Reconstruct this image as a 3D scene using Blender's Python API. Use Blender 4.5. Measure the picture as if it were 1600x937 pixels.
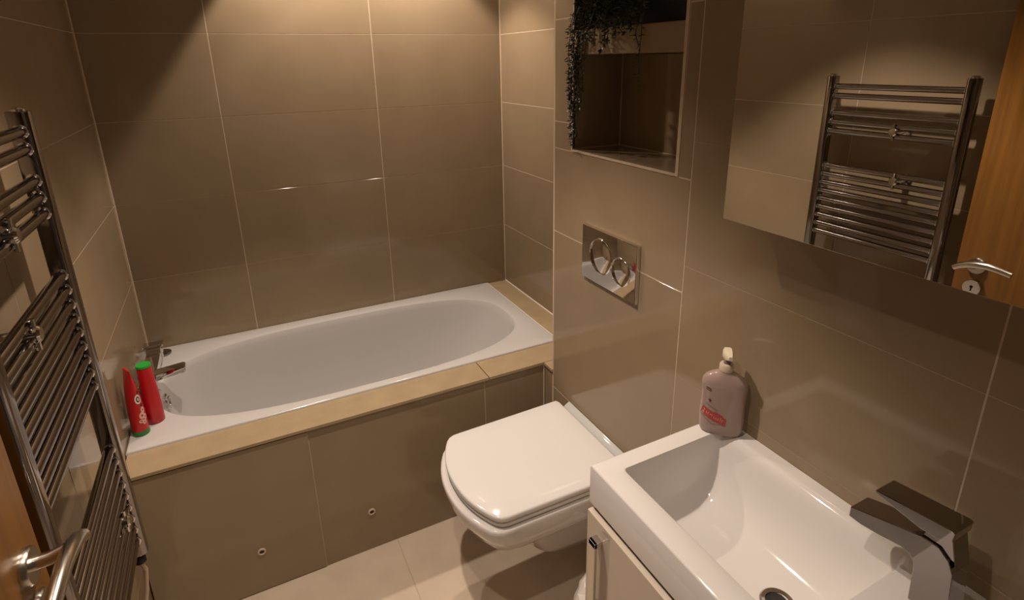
import bpy, bmesh, math, random
from mathutils import Vector, Matrix

# ---------------------------------------------------------------- camera, world, lights, exposure
for o in list(bpy.data.objects):
    bpy.data.objects.remove(o, do_unlink=True)
SC = bpy.context.scene
COL = SC.collection
R = math.radians
PI = math.pi

cam_data = bpy.data.cameras.new('camera')
cam = bpy.data.objects.new('camera', cam_data)
COL.objects.link(cam)
cam.location = (0.41284, -1.65929, 1.66521)
cam.rotation_mode = 'XYZ'
cam.rotation_euler = (R(72.321), R(0.983), R(-26.761))
cam_data.sensor_fit = 'HORIZONTAL'
cam_data.sensor_width = 36.0
cam_data.lens = 36.0 * 879.54 / 1600.0
cam_data.shift_y = -(468.5 - 373.29) / 1600.0
cam_data.clip_start = 0.01
SC.camera = cam

world = bpy.data.worlds.new('world')
SC.world = world
world.use_nodes = True
wb = world.node_tree.nodes['Background']
wb.inputs[0].default_value = (1.0, 0.72, 0.45, 1)
wb.inputs[1].default_value = 0.05

SC.view_settings.view_transform = 'Standard'
SC.view_settings.look = 'None'
SC.view_settings.gamma = 1.0
SC.view_settings.use_curve_mapping = False
SC.view_settings.exposure = 0.0

WARM = (1.0, 0.82, 0.67)
CEIL = 2.30
# (x, y, watts, label)
LIGHTS = [      # x, y, watts, half beam in degrees, tilt towards +x in degrees, edge softness, label
    (0.69, 0.62, 31.0, 57.0, 20.0, 0.13, 'recessed downlight over the middle of the bath by the back wall'),
    (1.22, 0.62, 30.0, 52.0, -6.0, 0.30, 'recessed downlight over the far right end of the bath'),
    (0.57, -0.45, 70.0, 45.0, 0.0, 0.45, 'recessed downlight over the floor between radiator and toilet'),
    (0.42, -1.15, 24.0, 47.0, 0.0, 0.50, 'recessed downlight over the floor between door and washbasin'),
]

# ---------------------------------------------------------------- room measures (metres)
B = 0.8197      # back wall plane y
W = 1.6044      # alcove end wall plane x
T = 1.3653      # boxed-in wall plane x (toilet, niche, basin)
YT = -0.0696    # end of the boxed-in wall
YF = -1.78      # front wall plane y
RIM = 0.566     # bath ledge height
XM = 1.257      # mirror plane
ROWS = [0.0, 0.266, 0.568, 0.870, 1.172, 1.474, 1.776, 2.078, CEIL]

# ---------------------------------------------------------------- materials
def new_mat(name):
    m = bpy.data.materials.new(name)
    m.use_nodes = True
    nt = m.node_tree
    return m, nt, nt.nodes['Principled BSDF']

def setp(p, **kw):
    for k, v in kw.items():
        p.inputs[k.replace('_', ' ')].default_value = v

def plain(name, col, rough=0.4, metal=0.0, **kw):
    m, nt, p = new_mat(name)
    setp(p, Base_Color=(*col, 1), Roughness=rough, Metallic=metal)
    for k, v in kw.items():
        p.inputs[k.replace('_', ' ')].default_value = v
    return m

def mottled(name, c1, c2, scale=6.0, rough=0.2, rvar=0.05, bump=0.02, fine=180.0, spread=0.06):
    """ceramic or stone: soft cloudy tone, a small per-tile tone step, faint relief"""
    m, nt, p = new_mat(name)
    N, L = nt.nodes, nt.links
    geo = N.new('ShaderNodeNewGeometry')
    n1 = N.new('ShaderNodeTexNoise'); n1.inputs['Scale'].default_value = scale; n1.inputs['Detail'].default_value = 6
    L.new(geo.outputs['Position'], n1.inputs['Vector'])
    ramp = N.new('ShaderNodeValToRGB')
    ramp.color_ramp.elements[0].position = 0.3; ramp.color_ramp.elements[0].color = (*c1, 1)
    ramp.color_ramp.elements[1].position = 0.7; ramp.color_ramp.elements[1].color = (*c2, 1)
    L.new(n1.outputs['Fac'], ramp.inputs['Fac'])
    oi = N.new('ShaderNodeObjectInfo')
    mr = N.new('ShaderNodeMapRange')
    mr.inputs['To Min'].default_value = 1 - spread; mr.inputs['To Max'].default_value = 1 + spread
    L.new(oi.outputs['Random'], mr.inputs['Value'])
    hsv = N.new('ShaderNodeHueSaturation')
    L.new(mr.outputs['Result'], hsv.inputs['Value'])
    L.new(ramp.outputs['Color'], hsv.inputs['Color'])
    L.new(hsv.outputs['Color'], p.inputs['Base Color'])
    n2 = N.new('ShaderNodeTexNoise'); n2.inputs['Scale'].default_value = fine; n2.inputs['Detail'].default_value = 3
    L.new(geo.outputs['Position'], n2.inputs['Vector'])
    r2 = N.new('ShaderNodeMapRange')
    r2.inputs['To Min'].default_value = rough - rvar; r2.inputs['To Max'].default_value = rough + rvar
    L.new(n1.outputs['Fac'], r2.inputs['Value'])
    L.new(r2.outputs['Result'], p.inputs['Roughness'])
    bp_ = N.new('ShaderNodeBump'); bp_.inputs['Strength'].default_value = bump; bp_.inputs['Distance'].default_value = 0.002
    L.new(n2.outputs['Fac'], bp_.inputs['Height'])
    L.new(bp_.outputs['Normal'], p.inputs['Normal'])
    return m

M_TILE = mottled('taupe_porcelain', (0.288, 0.217, 0.138), (0.318, 0.240, 0.154), rough=0.10, rvar=0.02, spread=0.03)
M_FLOOR = mottled('beige_stone_tile', (0.66, 0.555, 0.44), (0.74, 0.625, 0.50), scale=9, rough=0.30, rvar=0.05, spread=0.02)
M_LEDGE = mottled('cream_ledge_tile', (0.36, 0.275, 0.165), (0.42, 0.32, 0.195), scale=14, rough=0.35, rvar=0.05, spread=0.03)
M_GROUT = mottled('pale_grout', (0.52, 0.42, 0.31), (0.60, 0.49, 0.37), scale=60, rough=0.85, bump=0.2)
M_SEAL = plain('white_sealant', (0.80, 0.76, 0.70), 0.35)
M_PLASTER = mottled('white_plaster', (0.74, 0.71, 0.66), (0.78, 0.75, 0.70), scale=4, rough=0.7, bump=0.05)
M_CERAMIC = plain('glazed_white_ceramic', (0.76, 0.735, 0.715), 0.06, Coat_Weight=0.3)
M_ACRYLIC = plain('white_acrylic', (0.57, 0.555, 0.545), 0.12)
M_SEAT = plain('white_duroplast', (0.80, 0.785, 0.775), 0.09)
M_HINGE = plain('grey_white_plastic', (0.56, 0.58, 0.57), 0.12)
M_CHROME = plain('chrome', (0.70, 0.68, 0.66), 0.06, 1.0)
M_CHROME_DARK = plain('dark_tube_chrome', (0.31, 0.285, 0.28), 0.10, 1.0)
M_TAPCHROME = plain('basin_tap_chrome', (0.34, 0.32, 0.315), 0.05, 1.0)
M_SATIN = plain('satin_nickel', (0.62, 0.58, 0.53), 0.24, 1.0)
M_BLACK = plain('black_rubber_gap_shade', (0.012, 0.011, 0.010), 0.45)
M_MIRROR = plain('mirror_silver', (0.80, 0.80, 0.78), 0.004, 1.0)
M_CAB = plain('cream_gloss_lacquer', (0.64, 0.565, 0.47), 0.10, Coat_Weight=0.5)
M_CABIN = plain('cabinet_carcass', (0.42, 0.36, 0.29), 0.5)
M_RED = plain('red_plastic', (0.48, 0.008, 0.014), 0.25)
M_GREEN = plain('green_plastic', (0.02, 0.33, 0.045), 0.30)
M_DKGREEN = plain('dark_green_plastic', (0.018, 0.19, 0.032), 0.35)
M_PINKPRINT = plain('pale_pink_print', (0.70, 0.40, 0.36), 0.35)
M_WHITEPRINT = plain('white_print', (0.75, 0.68, 0.62), 0.35)
M_DARKPRINT = plain('dark_print', (0.03, 0.012, 0.010), 0.35)
M_REDPRINT = plain('red_print', (0.40, 0.055, 0.05), 0.35)
M_GOLDPRINT = plain('gold_print', (0.40, 0.24, 0.05), 0.35)
M_GREYPRINT = plain('grey_print', (0.20, 0.16, 0.15), 0.35)
M_COLLAR = plain('milky_plastic', (0.62, 0.50, 0.40), 0.3)
M_PUMP = plain('cream_pump_plastic', (0.80, 0.72, 0.55), 0.3)
M_SOAP = plain('cloudy_pink_soap', (0.46, 0.345, 0.305), 0.08, Subsurface_Weight=0.15, Transmission_Weight=0.25)
M_SOAP.node_tree.nodes['Principled BSDF'].inputs['Subsurface Radius'].default_value = (0.03, 0.02, 0.015)
M_LEAF = mottled('dark_leaf', (0.035, 0.042, 0.022), (0.095, 0.100, 0.060), scale=40, rough=0.38, bump=0.05)
M_STEM = plain('brown_stem', (0.045, 0.030, 0.015), 0.6)
M_POT = plain('navy_glazed_pot', (0.010, 0.012, 0.022), 0.3)
M_BAG = plain('white_polythene', (0.78, 0.74, 0.70), 0.30, Subsurface_Weight=0.1)
M_BIN = plain('white_bin_plastic', (0.72, 0.68, 0.63), 0.4)
M_PIPE = plain('painted_pipe', (0.55, 0.43, 0.30), 0.35)

def wood_mat():
    m, nt, p = new_mat('oak_veneer')
    N, L = nt.nodes, nt.links
    tc = N.new('ShaderNodeTexCoord')
    mp = N.new('ShaderNodeMapping'); mp.inputs['Scale'].default_value = (1, 22, 0.9)
    L.new(tc.outputs['Object'], mp.inputs['Vector'])
    n1 = N.new('ShaderNodeTexNoise'); n1.inputs['Scale'].default_value = 2.2; n1.inputs['Detail'].default_value = 8; n1.inputs['Distortion'].default_value = 0.6
    L.new(mp.outputs['Vector'], n1.inputs['Vector'])
    mp2 = N.new('ShaderNodeMapping'); mp2.inputs['Scale'].default_value = (1, 160, 4)
    L.new(tc.outputs['Object'], mp2.inputs['Vector'])
    n2 = N.new('ShaderNodeTexNoise'); n2.inputs['Scale'].default_value = 3.0; n2.inputs['Detail'].default_value = 4
    L.new(mp2.outputs['Vector'], n2.inputs['Vector'])
    add = N.new('ShaderNodeMath'); add.operation = 'MULTIPLY_ADD'
    L.new(n2.outputs['Fac'], add.inputs[0]); add.inputs[1].default_value = 0.35
    L.new(n1.outputs['Fac'], add.inputs[2])
    ramp = N.new('ShaderNodeValToRGB')
    e = ramp.color_ramp.elements
    e[0].position = 0.42; e[0].color = (0.15, 0.062, 0.010, 1)
    e[1].position = 0.92; e[1].color = (0.26, 0.115, 0.023, 1)
    L.new(add.outputs[0], ramp.inputs['Fac'])
    L.new(ramp.outputs['Color'], p.inputs['Base Color'])
    p.inputs['Roughness'].default_value = 0.38
    return m
M_OAK = wood_mat()

def emit_mat():
    m, nt, p = new_mat('lamp_glass')
    setp(p, Base_Color=(0.9, 0.85, 0.75, 1), Emission_Color=(1.0, 0.78, 0.55, 1), Emission_Strength=12.0)
    return m
M_LAMP = emit_mat()

# ---------------------------------------------------------------- helpers
def link_mesh(name, me, m=None, parent=None, smooth=False):
    o = bpy.data.objects.new(name, me)
    COL.objects.link(o)
    if m and not me.materials:
        me.materials.append(m)
    if parent:
        o.parent = parent
        o.matrix_parent_inverse = Matrix.Identity(4)
        if parent.name in ORIGINS:
            o.location = -ORIGINS[parent.name]
    if smooth:
        for f in me.polygons:
            f.use_smooth = True
    return o

ORIGINS = {}      # world position of empties and of parts that parent sub-parts

def finish(bm, name, m, parent=None, smooth=False, angle=None):
    bmesh.ops.recalc_face_normals(bm, faces=bm.faces[:])
    me = bpy.data.meshes.new(name)
    bm.to_mesh(me); bm.free()
    if smooth and angle:
        me.set_sharp_from_angle(angle=R(angle))
    o = link_mesh(name, me, m, parent, smooth)
    if parent is not None:      # children are authored in world coordinates
        off = Vector((0, 0, 0)); q = parent
        while q:
            off += Vector(q.location); q = q.parent
        o.location = -off
    return o

def thing(name, label, cat, loc, group=None, kind=None):
    o = bpy.data.objects.new(name, None)
    o.empty_display_size = 0.05
    COL.objects.link(o)
    o.location = loc
    tag(o, label, cat, group, kind)
    return o

def tag(o, label=None, cat=None, group=None, kind=None):
    if label: o['label'] = label
    if cat: o['category'] = cat
    if group: o['group'] = group
    if kind: o['kind'] = kind
    return o

def box_into(bm, x0, x1, y0, y1, z0, z1, bev=0.0, seg=2):
    b2 = bmesh.new()
    vs = [b2.verts.new((x, y, z)) for x in (x0, x1) for y in (y0, y1) for z in (z0, z1)]
    for f in ((0, 1, 3, 2), (4, 6, 7, 5), (0, 4, 5, 1), (2, 3, 7, 6), (0, 2, 6, 4), (1, 5, 7, 3)):
        b2.faces.new([vs[i] for i in f])
    if bev:
        bmesh.ops.bevel(b2, geom=b2.edges[:] , offset=bev, segments=seg, profile=0.5, affect='EDGES')
    merge(bm, b2)

def merge(bm, b2):
    me = bpy.data.meshes.new('tmp'); b2.to_mesh(me); b2.free()
    bm.from_mesh(me); bpy.data.meshes.remove(me)

def box(name, m, x0, x1, y0, y1, z0, z1, parent=None, bev=0.0, seg=2):
    bm = bmesh.new()
    box_into(bm, x0, x1, y0, y1, z0, z1, bev, seg)
    return finish(bm, name, m, parent)

def pieces(bm, name, m, parent, smooth=False, angle=None):
    """every loose piece of bm becomes an object of its own"""
    left = set(bm.verts); out = []
    while left:
        stack = [next(iter(left))]; isl = set(stack)
        while stack:
            v = stack.pop()
            for e in v.link_edges:
                w = e.other_vert(v)
                if w not in isl: isl.add(w); stack.append(w)
        left -= isl
        b2 = bmesh.new(); mp = {v: b2.verts.new(v.co) for v in isl}
        for f in {f for v in isl for f in v.link_faces}: b2.faces.new([mp[v] for v in f.verts])
        out.append(finish(b2, name, m, parent, smooth, angle))
    bm.free()
    return out

def frame_of(d):
    d = Vector(d).normalized()
    a = Vector((0, 0, 1)) if abs(d.z) < 0.9 else Vector((1, 0, 0))
    u = d.cross(a).normalized(); v = d.cross(u).normalized()
    return d, u, v

def tube_into(bm, pts, rad, n=12, caps=True):
    pts = [Vector(p) for p in pts]
    rads = rad if isinstance(rad, (list, tuple)) else [rad] * len(pts)
    rings = []
    _, u, v = frame_of(pts[1] - pts[0])
    for i, p in enumerate(pts):
        if i == 0: d = pts[1] - pts[0]
        elif i == len(pts) - 1: d = pts[-1] - pts[-2]
        else: d = (pts[i + 1] - pts[i]).normalized() + (pts[i] - pts[i - 1]).normalized()
        d.normalize()
        u = (u - d * u.dot(d)).normalized(); v = d.cross(u)
        rings.append([bm.verts.new(p + rads[i] * (math.cos(2 * PI * k / n) * u + math.sin(2 * PI * k / n) * v)) for k in range(n)])
    for a, b in zip(rings, rings[1:]):
        for k in range(n):
            bm.faces.new((a[k], a[(k + 1) % n], b[(k + 1) % n], b[k]))
    if caps:
        bm.faces.new(rings[0][::-1]); bm.faces.new(rings[-1])

def tube(name, m, pts, rad, parent=None, n=12):
    bm = bmesh.new(); tube_into(bm, pts, rad, n)
    return finish(bm, name, m, parent, True, 50)

def lathe_into(bm, c, axis, prof, n=32):
    """prof: list of (radius, distance along axis)"""
    d, u, v = frame_of(axis); c = Vector(c)
    rings = []
    for r, h in prof:
        if r < 1e-6:
            rings.append([bm.verts.new(c + d * h)])
        else:
            rings.append([bm.verts.new(c + d * h + r * (math.cos(2 * PI * k / n) * u + math.sin(2 * PI * k / n) * v)) for k in range(n)])
    for a, b in zip(rings, rings[1:]):
        if len(a) == 1 and len(b) == 1: continue
        for k in range(n):
            if len(a) == 1: bm.faces.new((a[0], b[(k + 1) % n], b[k]))
            elif len(b) == 1: bm.faces.new((a[k], a[(k + 1) % n], b[0]))
            else: bm.faces.new((a[k], a[(k + 1) % n], b[(k + 1) % n], b[k]))
    if len(rings[0]) > 1: bm.faces.new(rings[0][::-1])
    if len(rings[-1]) > 1: bm.faces.new(rings[-1])

def lathe(name, m, c, axis, prof, parent=None, n=32, angle=40):
    bm = bmesh.new(); lathe_into(bm, c, axis, prof, n)
    return finish(bm, name, m, parent, True, angle)

def loft_into(bm, rings, cap0=True, cap1=True):
    vs = [[bm.verts.new(p) for p in r] for r in rings]
    n = len(vs[0])
    for a, b in zip(vs, vs[1:]):
        for k in range(n):
            bm.faces.new((a[k], a[(k + 1) % n], b[(k + 1) % n], b[k]))
    if cap0: bm.faces.new(vs[0][::-1])
    if cap1: bm.faces.new(vs[-1])

def prism_into(bm, outline, axis, a0, a1, bev=0.0, seg=2):
    """outline: 2D points; axis 0: (y,z) extruded in x; 1: (x,z) in y; 2: (x,y) in z"""
    def P(u, v, a):
        return ((a, u, v), (u, a, v), (u, v, a))[axis]
    b2 = bmesh.new()
    lo = [b2.verts.new(P(u, v, a0)) for u, v in outline]
    hi = [b2.verts.new(P(u, v, a1)) for u, v in outline]
    n = len(outline)
    b2.faces.new(lo[::-1]); b2.faces.new(hi)
    for k in range(n):
        b2.faces.new((lo[k], lo[(k + 1) % n], hi[(k + 1) % n], hi[k]))
    bmesh.ops.recalc_face_normals(b2, faces=b2.faces[:])
    if bev:
        es = [e for e in b2.edges if len(e.link_faces) == 2 and e.calc_face_angle() > R(30)]
        bmesh.ops.bevel(b2, geom=es, offset=bev, segments=seg, profile=0.5, affect='EDGES')
    merge(bm, b2)

GAP = 0.0020
def tile(parent, axis, plane, sgn, u0, u1, v0, v1, m=None, t=0.007, name='tile', gap=GAP, bev=0.0002, gapv=None):
    """one tile; axis = normal axis, plane = its face, sgn = direction the face looks. u,v = the other two axes in order"""
    gv = gap if gapv is None else gapv
    u0 += gap; u1 -= gap; v0 += gv; v1 -= gv
    def P(u, v, d):
        a = plane - sgn * d
        return ((a, u, v), (u, a, v), (u, v, a))[axis]
    verts = []
    for d, i in ((t, 0.0), (bev, 0.0), (0.0, bev)):
        verts += [P(u0 + i, v0 + i, d), P(u1 - i, v0 + i, d), P(u1 - i, v1 - i, d), P(u0 + i, v1 - i, d)]
    faces = []
    for r in (0, 4):
        for k in range(4):
            faces.append((r + k, r + (k + 1) % 4, r + 4 + (k + 1) % 4, r + 4 + k))
    faces += [(8, 9, 10, 11), (3, 2, 1, 0)]
    flip = (sgn > 0) == (axis == 1)
    if flip: faces = [f[::-1] for f in faces]
    me = bpy.data.meshes.new(name)
    me.from_pydata(verts, [], faces)
    o = link_mesh(name, me, m or M_TILE)
    o.parent = parent
    off = Vector((0, 0, 0)); q = parent
    while q:
        off += Vector(q.location); q = q.parent
    o.location = -off
    return o

def grid_tiles(parent, axis, plane, sgn, us, vs, m=None, t=0.007, **k):
    for a, b in zip(us, us[1:]):
        for c, d in zip(vs, vs[1:]):
            tile(parent, axis, plane, sgn, a, b, c, d, m, t, **k)

def struct(name, m, boxes):
    bm = bmesh.new()
    for b in boxes: box_into(bm, *b)
    o = finish(bm, name, m)
    o['kind'] = 'structure'
    return o

G = 0.0006     # grout sits this far behind the tile faces
def rrect(x0, x1, y0, y1, r, n=6):
    pts = []
    for cx, cy, a0 in ((x1 - r, y1 - r, 0), (x0 + r, y1 - r, 90), (x0 + r, y0 + r, 180), (x1 - r, y0 + r, 270)):
        for k in range(n + 1):
            a = R(a0 + 90 * k / n)
            pts.append((cx + r * math.cos(a), cy + r * math.sin(a)))
    return pts

# ================================================================ the setting
fl = struct('floor', M_GROUT, [(-0.12, W + 0.1, YF - 0.9, B + 0.1, -0.1, -G)])
grid_tiles(fl, 2, 0.0, 1, [-0.0, 0.147, 0.747, T], [YF - 0.8, -1.25, -0.645, -0.0405 + 0.0405], M_FLOOR)

wl = struct('wall_left', M_GROUT, [(-0.12, -G, YF, B + 0.1, 0, CEIL)])
grid_tiles(wl, 0, 0.0, 1, [YF, -1.531, -0.928, -0.325, B], ROWS, gap=0.0014, gapv=0.0011)

wk = struct('wall_back', M_GROUT, [(0.0, W, B + G, B + 0.1, 0, CEIL)])
grid_tiles(wk, 1, B, -1, [0.0, 0.4056, 1.0108, W], ROWS, gap=0.0021, gapv=0.0013)

wa = struct('wall_alcove', M_GROUT, [(W + G, W + 0.1, YT - 0.05, B + 0.1, 0, CEIL)])
grid_tiles(wa, 0, W, -1, [YT - 0.02, 0.217, B], ROWS)

# boxed-in right wall with the two niches let into it
NY0, NY1 = -0.636, -0.178          # niche opening, y
NZ0, NZ1, NZ2, NZ3 = 1.396, 1.675, 1.743, 2.06
NB = 1.545                         # niche back plane
YV, YR = -0.689, -1.3235
g = T + G
wr = struct('wall_right', M_GROUT, [
    (g, W, YF, NY0 - 0.001, 0, CEIL),
    (g, W, NY1 + 0.001, YT + 0.007, 0, CEIL),
    (g, W, NY0 - 0.001, NY1 + 0.001, 0, NZ0 - 0.008),
    (g, W, NY0 - 0.001, NY1 + 0.001, NZ1 + 0.008, NZ2 - 0.008),
    (g, W, NY0 - 0.001, NY1 + 0.001, NZ3 + 0.008, CEIL),
    (NB + 0.008, W, NY0 - 0.001, NY1 + 0.001, NZ0 - 0.008, NZ3 + 0.008)])
def tr(y0, y1, z0, z1, **k): tile(wr, 0, T, -1, y0, y1, z0, z1, **k)
for z0, z1 in ((0, 0.494), (0.494, 1.1065), (1.1065, 1.3895)): tr(YV, YT, z0, z1)
JL, JR = NY1 + 0.008, NY0 - 0.011      # grout beads beside the opening
for z0, z1 in ((1.3895, 1.475), (1.475, 1.779), (1.779, 2.078), (2.078, CEIL)): tr(JL, YT, z0, z1)
for z0, z1 in ((1.3895, 1.779), (1.779, 2.078), (2.078, CEIL)): tr(YV, JR, z0, z1)
tr(JR, JL, NZ1, NZ2)
tr(JR, JL, NZ3, CEIL)
RROWS = [0, 0.271, 0.573, 0.875, 1.177, 1.479, 1.780, 2.082, CEIL]
for a, b in ((YF, YR), (YR, YV)):
    for c, d in zip(RROWS, RROWS[1:]): tr(a, b, c, d, gap=0.0016, gapv=0.0007)
for z0, z1 in ((NZ0, NZ1), (NZ2, NZ3)):
    tile(wr, 0, NB, -1, NY0, NY1, z0, z1)
    tile(wr, 1, NY1, -1, T + 0.001, NB, z0, z1, t=0.006)
    tile(wr, 1, NY0, 1, T + 0.001, NB, z0, z1, t=0.006)
    tile(wr, 2, z0, 1, T + 0.001, NB, NY0, NY1, t=0.006)
    tile(wr, 2, z1, -1, T + 0.001, NB, NY0, NY1, t=0.006)
# pale tile beads round the opening
box('edge_trim', M_GROUT, T - 0.0015, T + 0.008, NY1, NY1 + 0.007, NZ0 - 0.006, NZ3, wr)
box('edge_trim', M_GROUT, T - 0.0015, T + 0.008, NY0 - 0.010, NY0, NZ0 - 0.006, NZ3, wr)
box('edge_trim', M_GROUT, T - 0.0015, T + 0.008, NY0, NY1, NZ0 - 0.0065, NZ0 - 0.0005, wr)
bm = bmesh.new()
for z0, z1 in ((NZ0, NZ1), (NZ2, NZ3)):
    for yy in (NY0 + 0.0005, NY1 - 0.0005):
        tube_into(bm, [(NB - 0.0005, yy, z0), (NB - 0.0005, yy, z1)], 0.0028, 6)
        tube_into(bm, [(T + 0.004, yy, z0 + 0.0005), (NB, yy, z0 + 0.0005)], 0.0028, 6)
    tube_into(bm, [(NB - 0.0005, NY0, z0 + 0.0005), (NB - 0.0005, NY1, z0 + 0.0005)], 0.0028, 6)
pieces(bm, 'niche_grout', M_GROUT, wr)
# corner sealant lines
bm = bmesh.new()
tube_into(bm, [(0.0005, B - 0.0005, RIM + 0.01), (0.0005, B - 0.0005, CEIL)], 0.0035, 6)
tube_into(bm, [(W - 0.0005, B - 0.0005, RIM + 0.002), (W - 0.0005, B - 0.0005, CEIL)], 0.0035, 6)
pieces(bm, 'corner_grout', M_GROUT, wk)

wf = struct('wall_front', M_PLASTER, [
    (0.90, W, YF - 0.1, YF, 0, CEIL), (0.0, 0.06, YF - 0.1, YF, 0, CEIL), (0.06, 0.90, YF - 0.1, YF, 2.06, CEIL)])
ce = struct('ceiling', M_PLASTER, [(-0.12, W + 0.1, YF - 0.1, B + 0.1, CEIL, CEIL + 0.1)])

# ================================================================ downlights
for x, y, watts, half, tilt, soft, lab in LIGHTS:
    t = thing('downlight', lab, 'ceiling light', (x, y, CEIL), 'downlights in the ceiling')
    lathe('rim', M_CHROME, (x, y, CEIL), (0, 0, -1), [(0.030, 0.0), (0.045, 0.0), (0.044, 0.004), (0.036, 0.007), (0.030, 0.003)], t)
    lathe('lamp', M_LAMP, (x, y, CEIL), (0, 0, -1), [(0.0, 0.001), (0.028, 0.001), (0.026, 0.003), (0.0, 0.004)], t)
    ld = bpy.data.lights.new('downlight_beam', 'SPOT')
    ld.energy = watts; ld.color = WARM
    ld.spot_size = 2 * R(half); ld.spot_blend = soft
    ld.shadow_soft_size = 0.022
    lo = bpy.data.objects.new('downlight_beam', ld)
    COL.objects.link(lo)
    lo.parent = t; lo.location = (0, 0, -0.012); lo.rotation_euler = (0, -R(tilt), 0)

# ================================================================ bath surround: panel and ledge
bp = thing('bath_facing', 'taupe tiled panel along the front of the bath', 'bath panel', (0.7, 0.0, 0))
box('backing_board', M_GROUT, 0.003, T, 0.0013, 0.02, 0.0, RIM - 0.012, bp)
tile(bp, 1, -0.004, -1, 0.003, 0.4985, 0.002, RIM - 0.014, t=0.006)
tile(bp, 1, 0.0, -1, 0.4985, 1.1155, 0.002, RIM - 0.012, t=0.006)
tile(bp, 1, 0.0, -1, 1.1155, T - 0.002, 0.002, RIM - 0.012, t=0.006)
tile(bp, 0, T + 0.003, -1, YT + 0.001, -0.001, 0.002, RIM - 0.012, t=0.006)
bm = bmesh.new()
tube_into(bm, [(T - 0.0005, -0.001, 0.01), (T - 0.0005, -0.001, RIM - 0.014)], 0.0035, 6)
finish(bm, 'grout_bead', M_GROUT, bp)
for sx, sz, py in ((0.310, 0.160, -0.004), (0.668, 0.159, 0.0)):
    s = lathe('screw_cover', M_COLLAR, (sx, py, sz), (0, -1, 0), [(0.0065, 0.0), (0.0130, 0.0), (0.0130, 0.0025), (0.0115, 0.004), (0.0080, 0.004), (0.0072, 0.001)], bp, 20)
    tag(s, 'small round pale screw cover')
    lathe('screw_head', M_BLACK, (sx, py, sz), (0, -1, 0), [(0.0, 0.0), (0.0072, 0.0), (0.0072, 0.0016), (0.0, 0.0016)], s, 12)

LF, LB = 0.112, 1.4947
bl = thing('bath_ledge', 'long cream tiled ledge along the front edge of the bath', 'ledge', (0.7, 0.05, RIM))
bm = bmesh.new()
box_into(bm, 0.003, W - 0.001, 0.022, LF - 0.001, RIM - 0.05, RIM - 0.009)
pieces(bm, 'backing_board', M_GROUT, bl)
tile(bl, 2, RIM, 1, 0.003, 1.131, -0.011, LF + 0.0012, M_LEDGE, t=0.010)
tile(bl, 2, RIM, 1, 1.131, W - 0.001, -0.011, LF + 0.0012, M_LEDGE, t=0.010)
tile(bl, 2, RIM, 1, T - 0.006, W - 0.001, YT + 0.001, -0.0115, M_LEDGE, t=0.010, gap=0.0)
be = thing('bath_ledge', 'short tiled ledge between the right end of the bath and the alcove wall', 'ledge', (1.55, 0.47, RIM))
box('backing_board', M_GROUT, LB + 0.002, W - 0.001, LF + 0.012, B - 0.001, RIM - 0.05, RIM - 0.009, be)
tile(be, 2, RIM, 1, LB - 0.001, W - 0.001, LF + 0.002, B, M_LEDGE, t=0.009)
bm = bmesh.new()
tube_into(bm, [(LB + 0.0035, LF + 0.006, RIM + 0.001), (LB + 0.0035, B - 0.002, RIM + 0.001)], 0.0032, 6)
tube_into(bm, [(W - 0.001, LF + 0.006, RIM), (W - 0.001, B - 0.002, RIM)], 0.003, 6)
pieces(bm, 'sealant_bead', M_SEAL, be)

# ================================================================ bath
def superell(cx, cy, a, b, n, k, N):
    th = 2 * PI * k / N
    c, s = math.cos(th), math.sin(th)
    return cx + a * math.copysign(abs(c) ** (2 / n), c), cy + b * math.copysign(abs(s) ** (2 / n), s)

bath = thing('bathtub', 'white bath with an oval hollow set in the tiled alcove', 'bathtub', (0.75, 0.47, 0.0))
N = 160
cx, cy, ea, eb = 0.745, 0.450, 0.680, 0.302
oval = [superell(cx, cy, ea, eb, 2.9, k, N) for k in range(N)]
x0, x1, y0, y1 = 0.002, LB, LF, B - 0.002
def to_rect(px, py, r=0.0):
    dx, dy = px - cx, py - cy
    s = min([((x1 - r - cx) / dx if dx > 0 else (x0 + r - cx) / dx) if abs(dx) > 1e-9 else 9e9,
             ((y1 - r - cy) / dy if dy > 0 else (y0 + r - cy) / dy) if abs(dy) > 1e-9 else 9e9])
    return cx + dx * s, cy + dy * s
# snap the nearest ray to each corner
rect = [to_rect(*p) for p in oval]
for qx, qy in ((x0, y0), (x0, y1), (x1, y0), (x1, y1)):
    k = min(range(N), key=lambda i: (rect[i][0] - qx) ** 2 + (rect[i][1] - qy) ** 2)
    rect[k] = (qx, qy)
def inset(p, r): return (min(max(p[0], x0 + r), x1 - r), min(max(p[1], y0 + r), y1 - r))
ZT = RIM + 0.0075
rings = []
rings.append([(*p, RIM - 0.012) for p in rect])
rings.append([(*p, ZT - 0.004) for p in rect])
rings.append([(*inset(p, 0.0015), ZT - 0.0012) for p in rect])
rings.append([(*inset(p, 0.005), ZT) for p in rect])
def blend(f, z):
    return [(p[0] + (q[0] - p[0]) * f, p[1] + (q[1] - p[1]) * f, z) for p, q in zip(oval, [inset(r_, 0.005) for r_ in rect])]
rings.append(blend(0.40, ZT - 0.0003))
rings.append(blend(0.16, ZT + 0.0008))
rings.append(blend(0.0, ZT - 0.0015))
def inner(z, dl, dr, df, n):
    """hollow at height z: inset dl at the tap end, dr at the sloping end, df at the sides"""
    a = ea - (dl + dr) / 2; c_ = cx + (dl - dr) / 2
    return [(*superell(c_, cy, a, eb - df, n, k, N), z) for k in range(N)]
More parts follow.
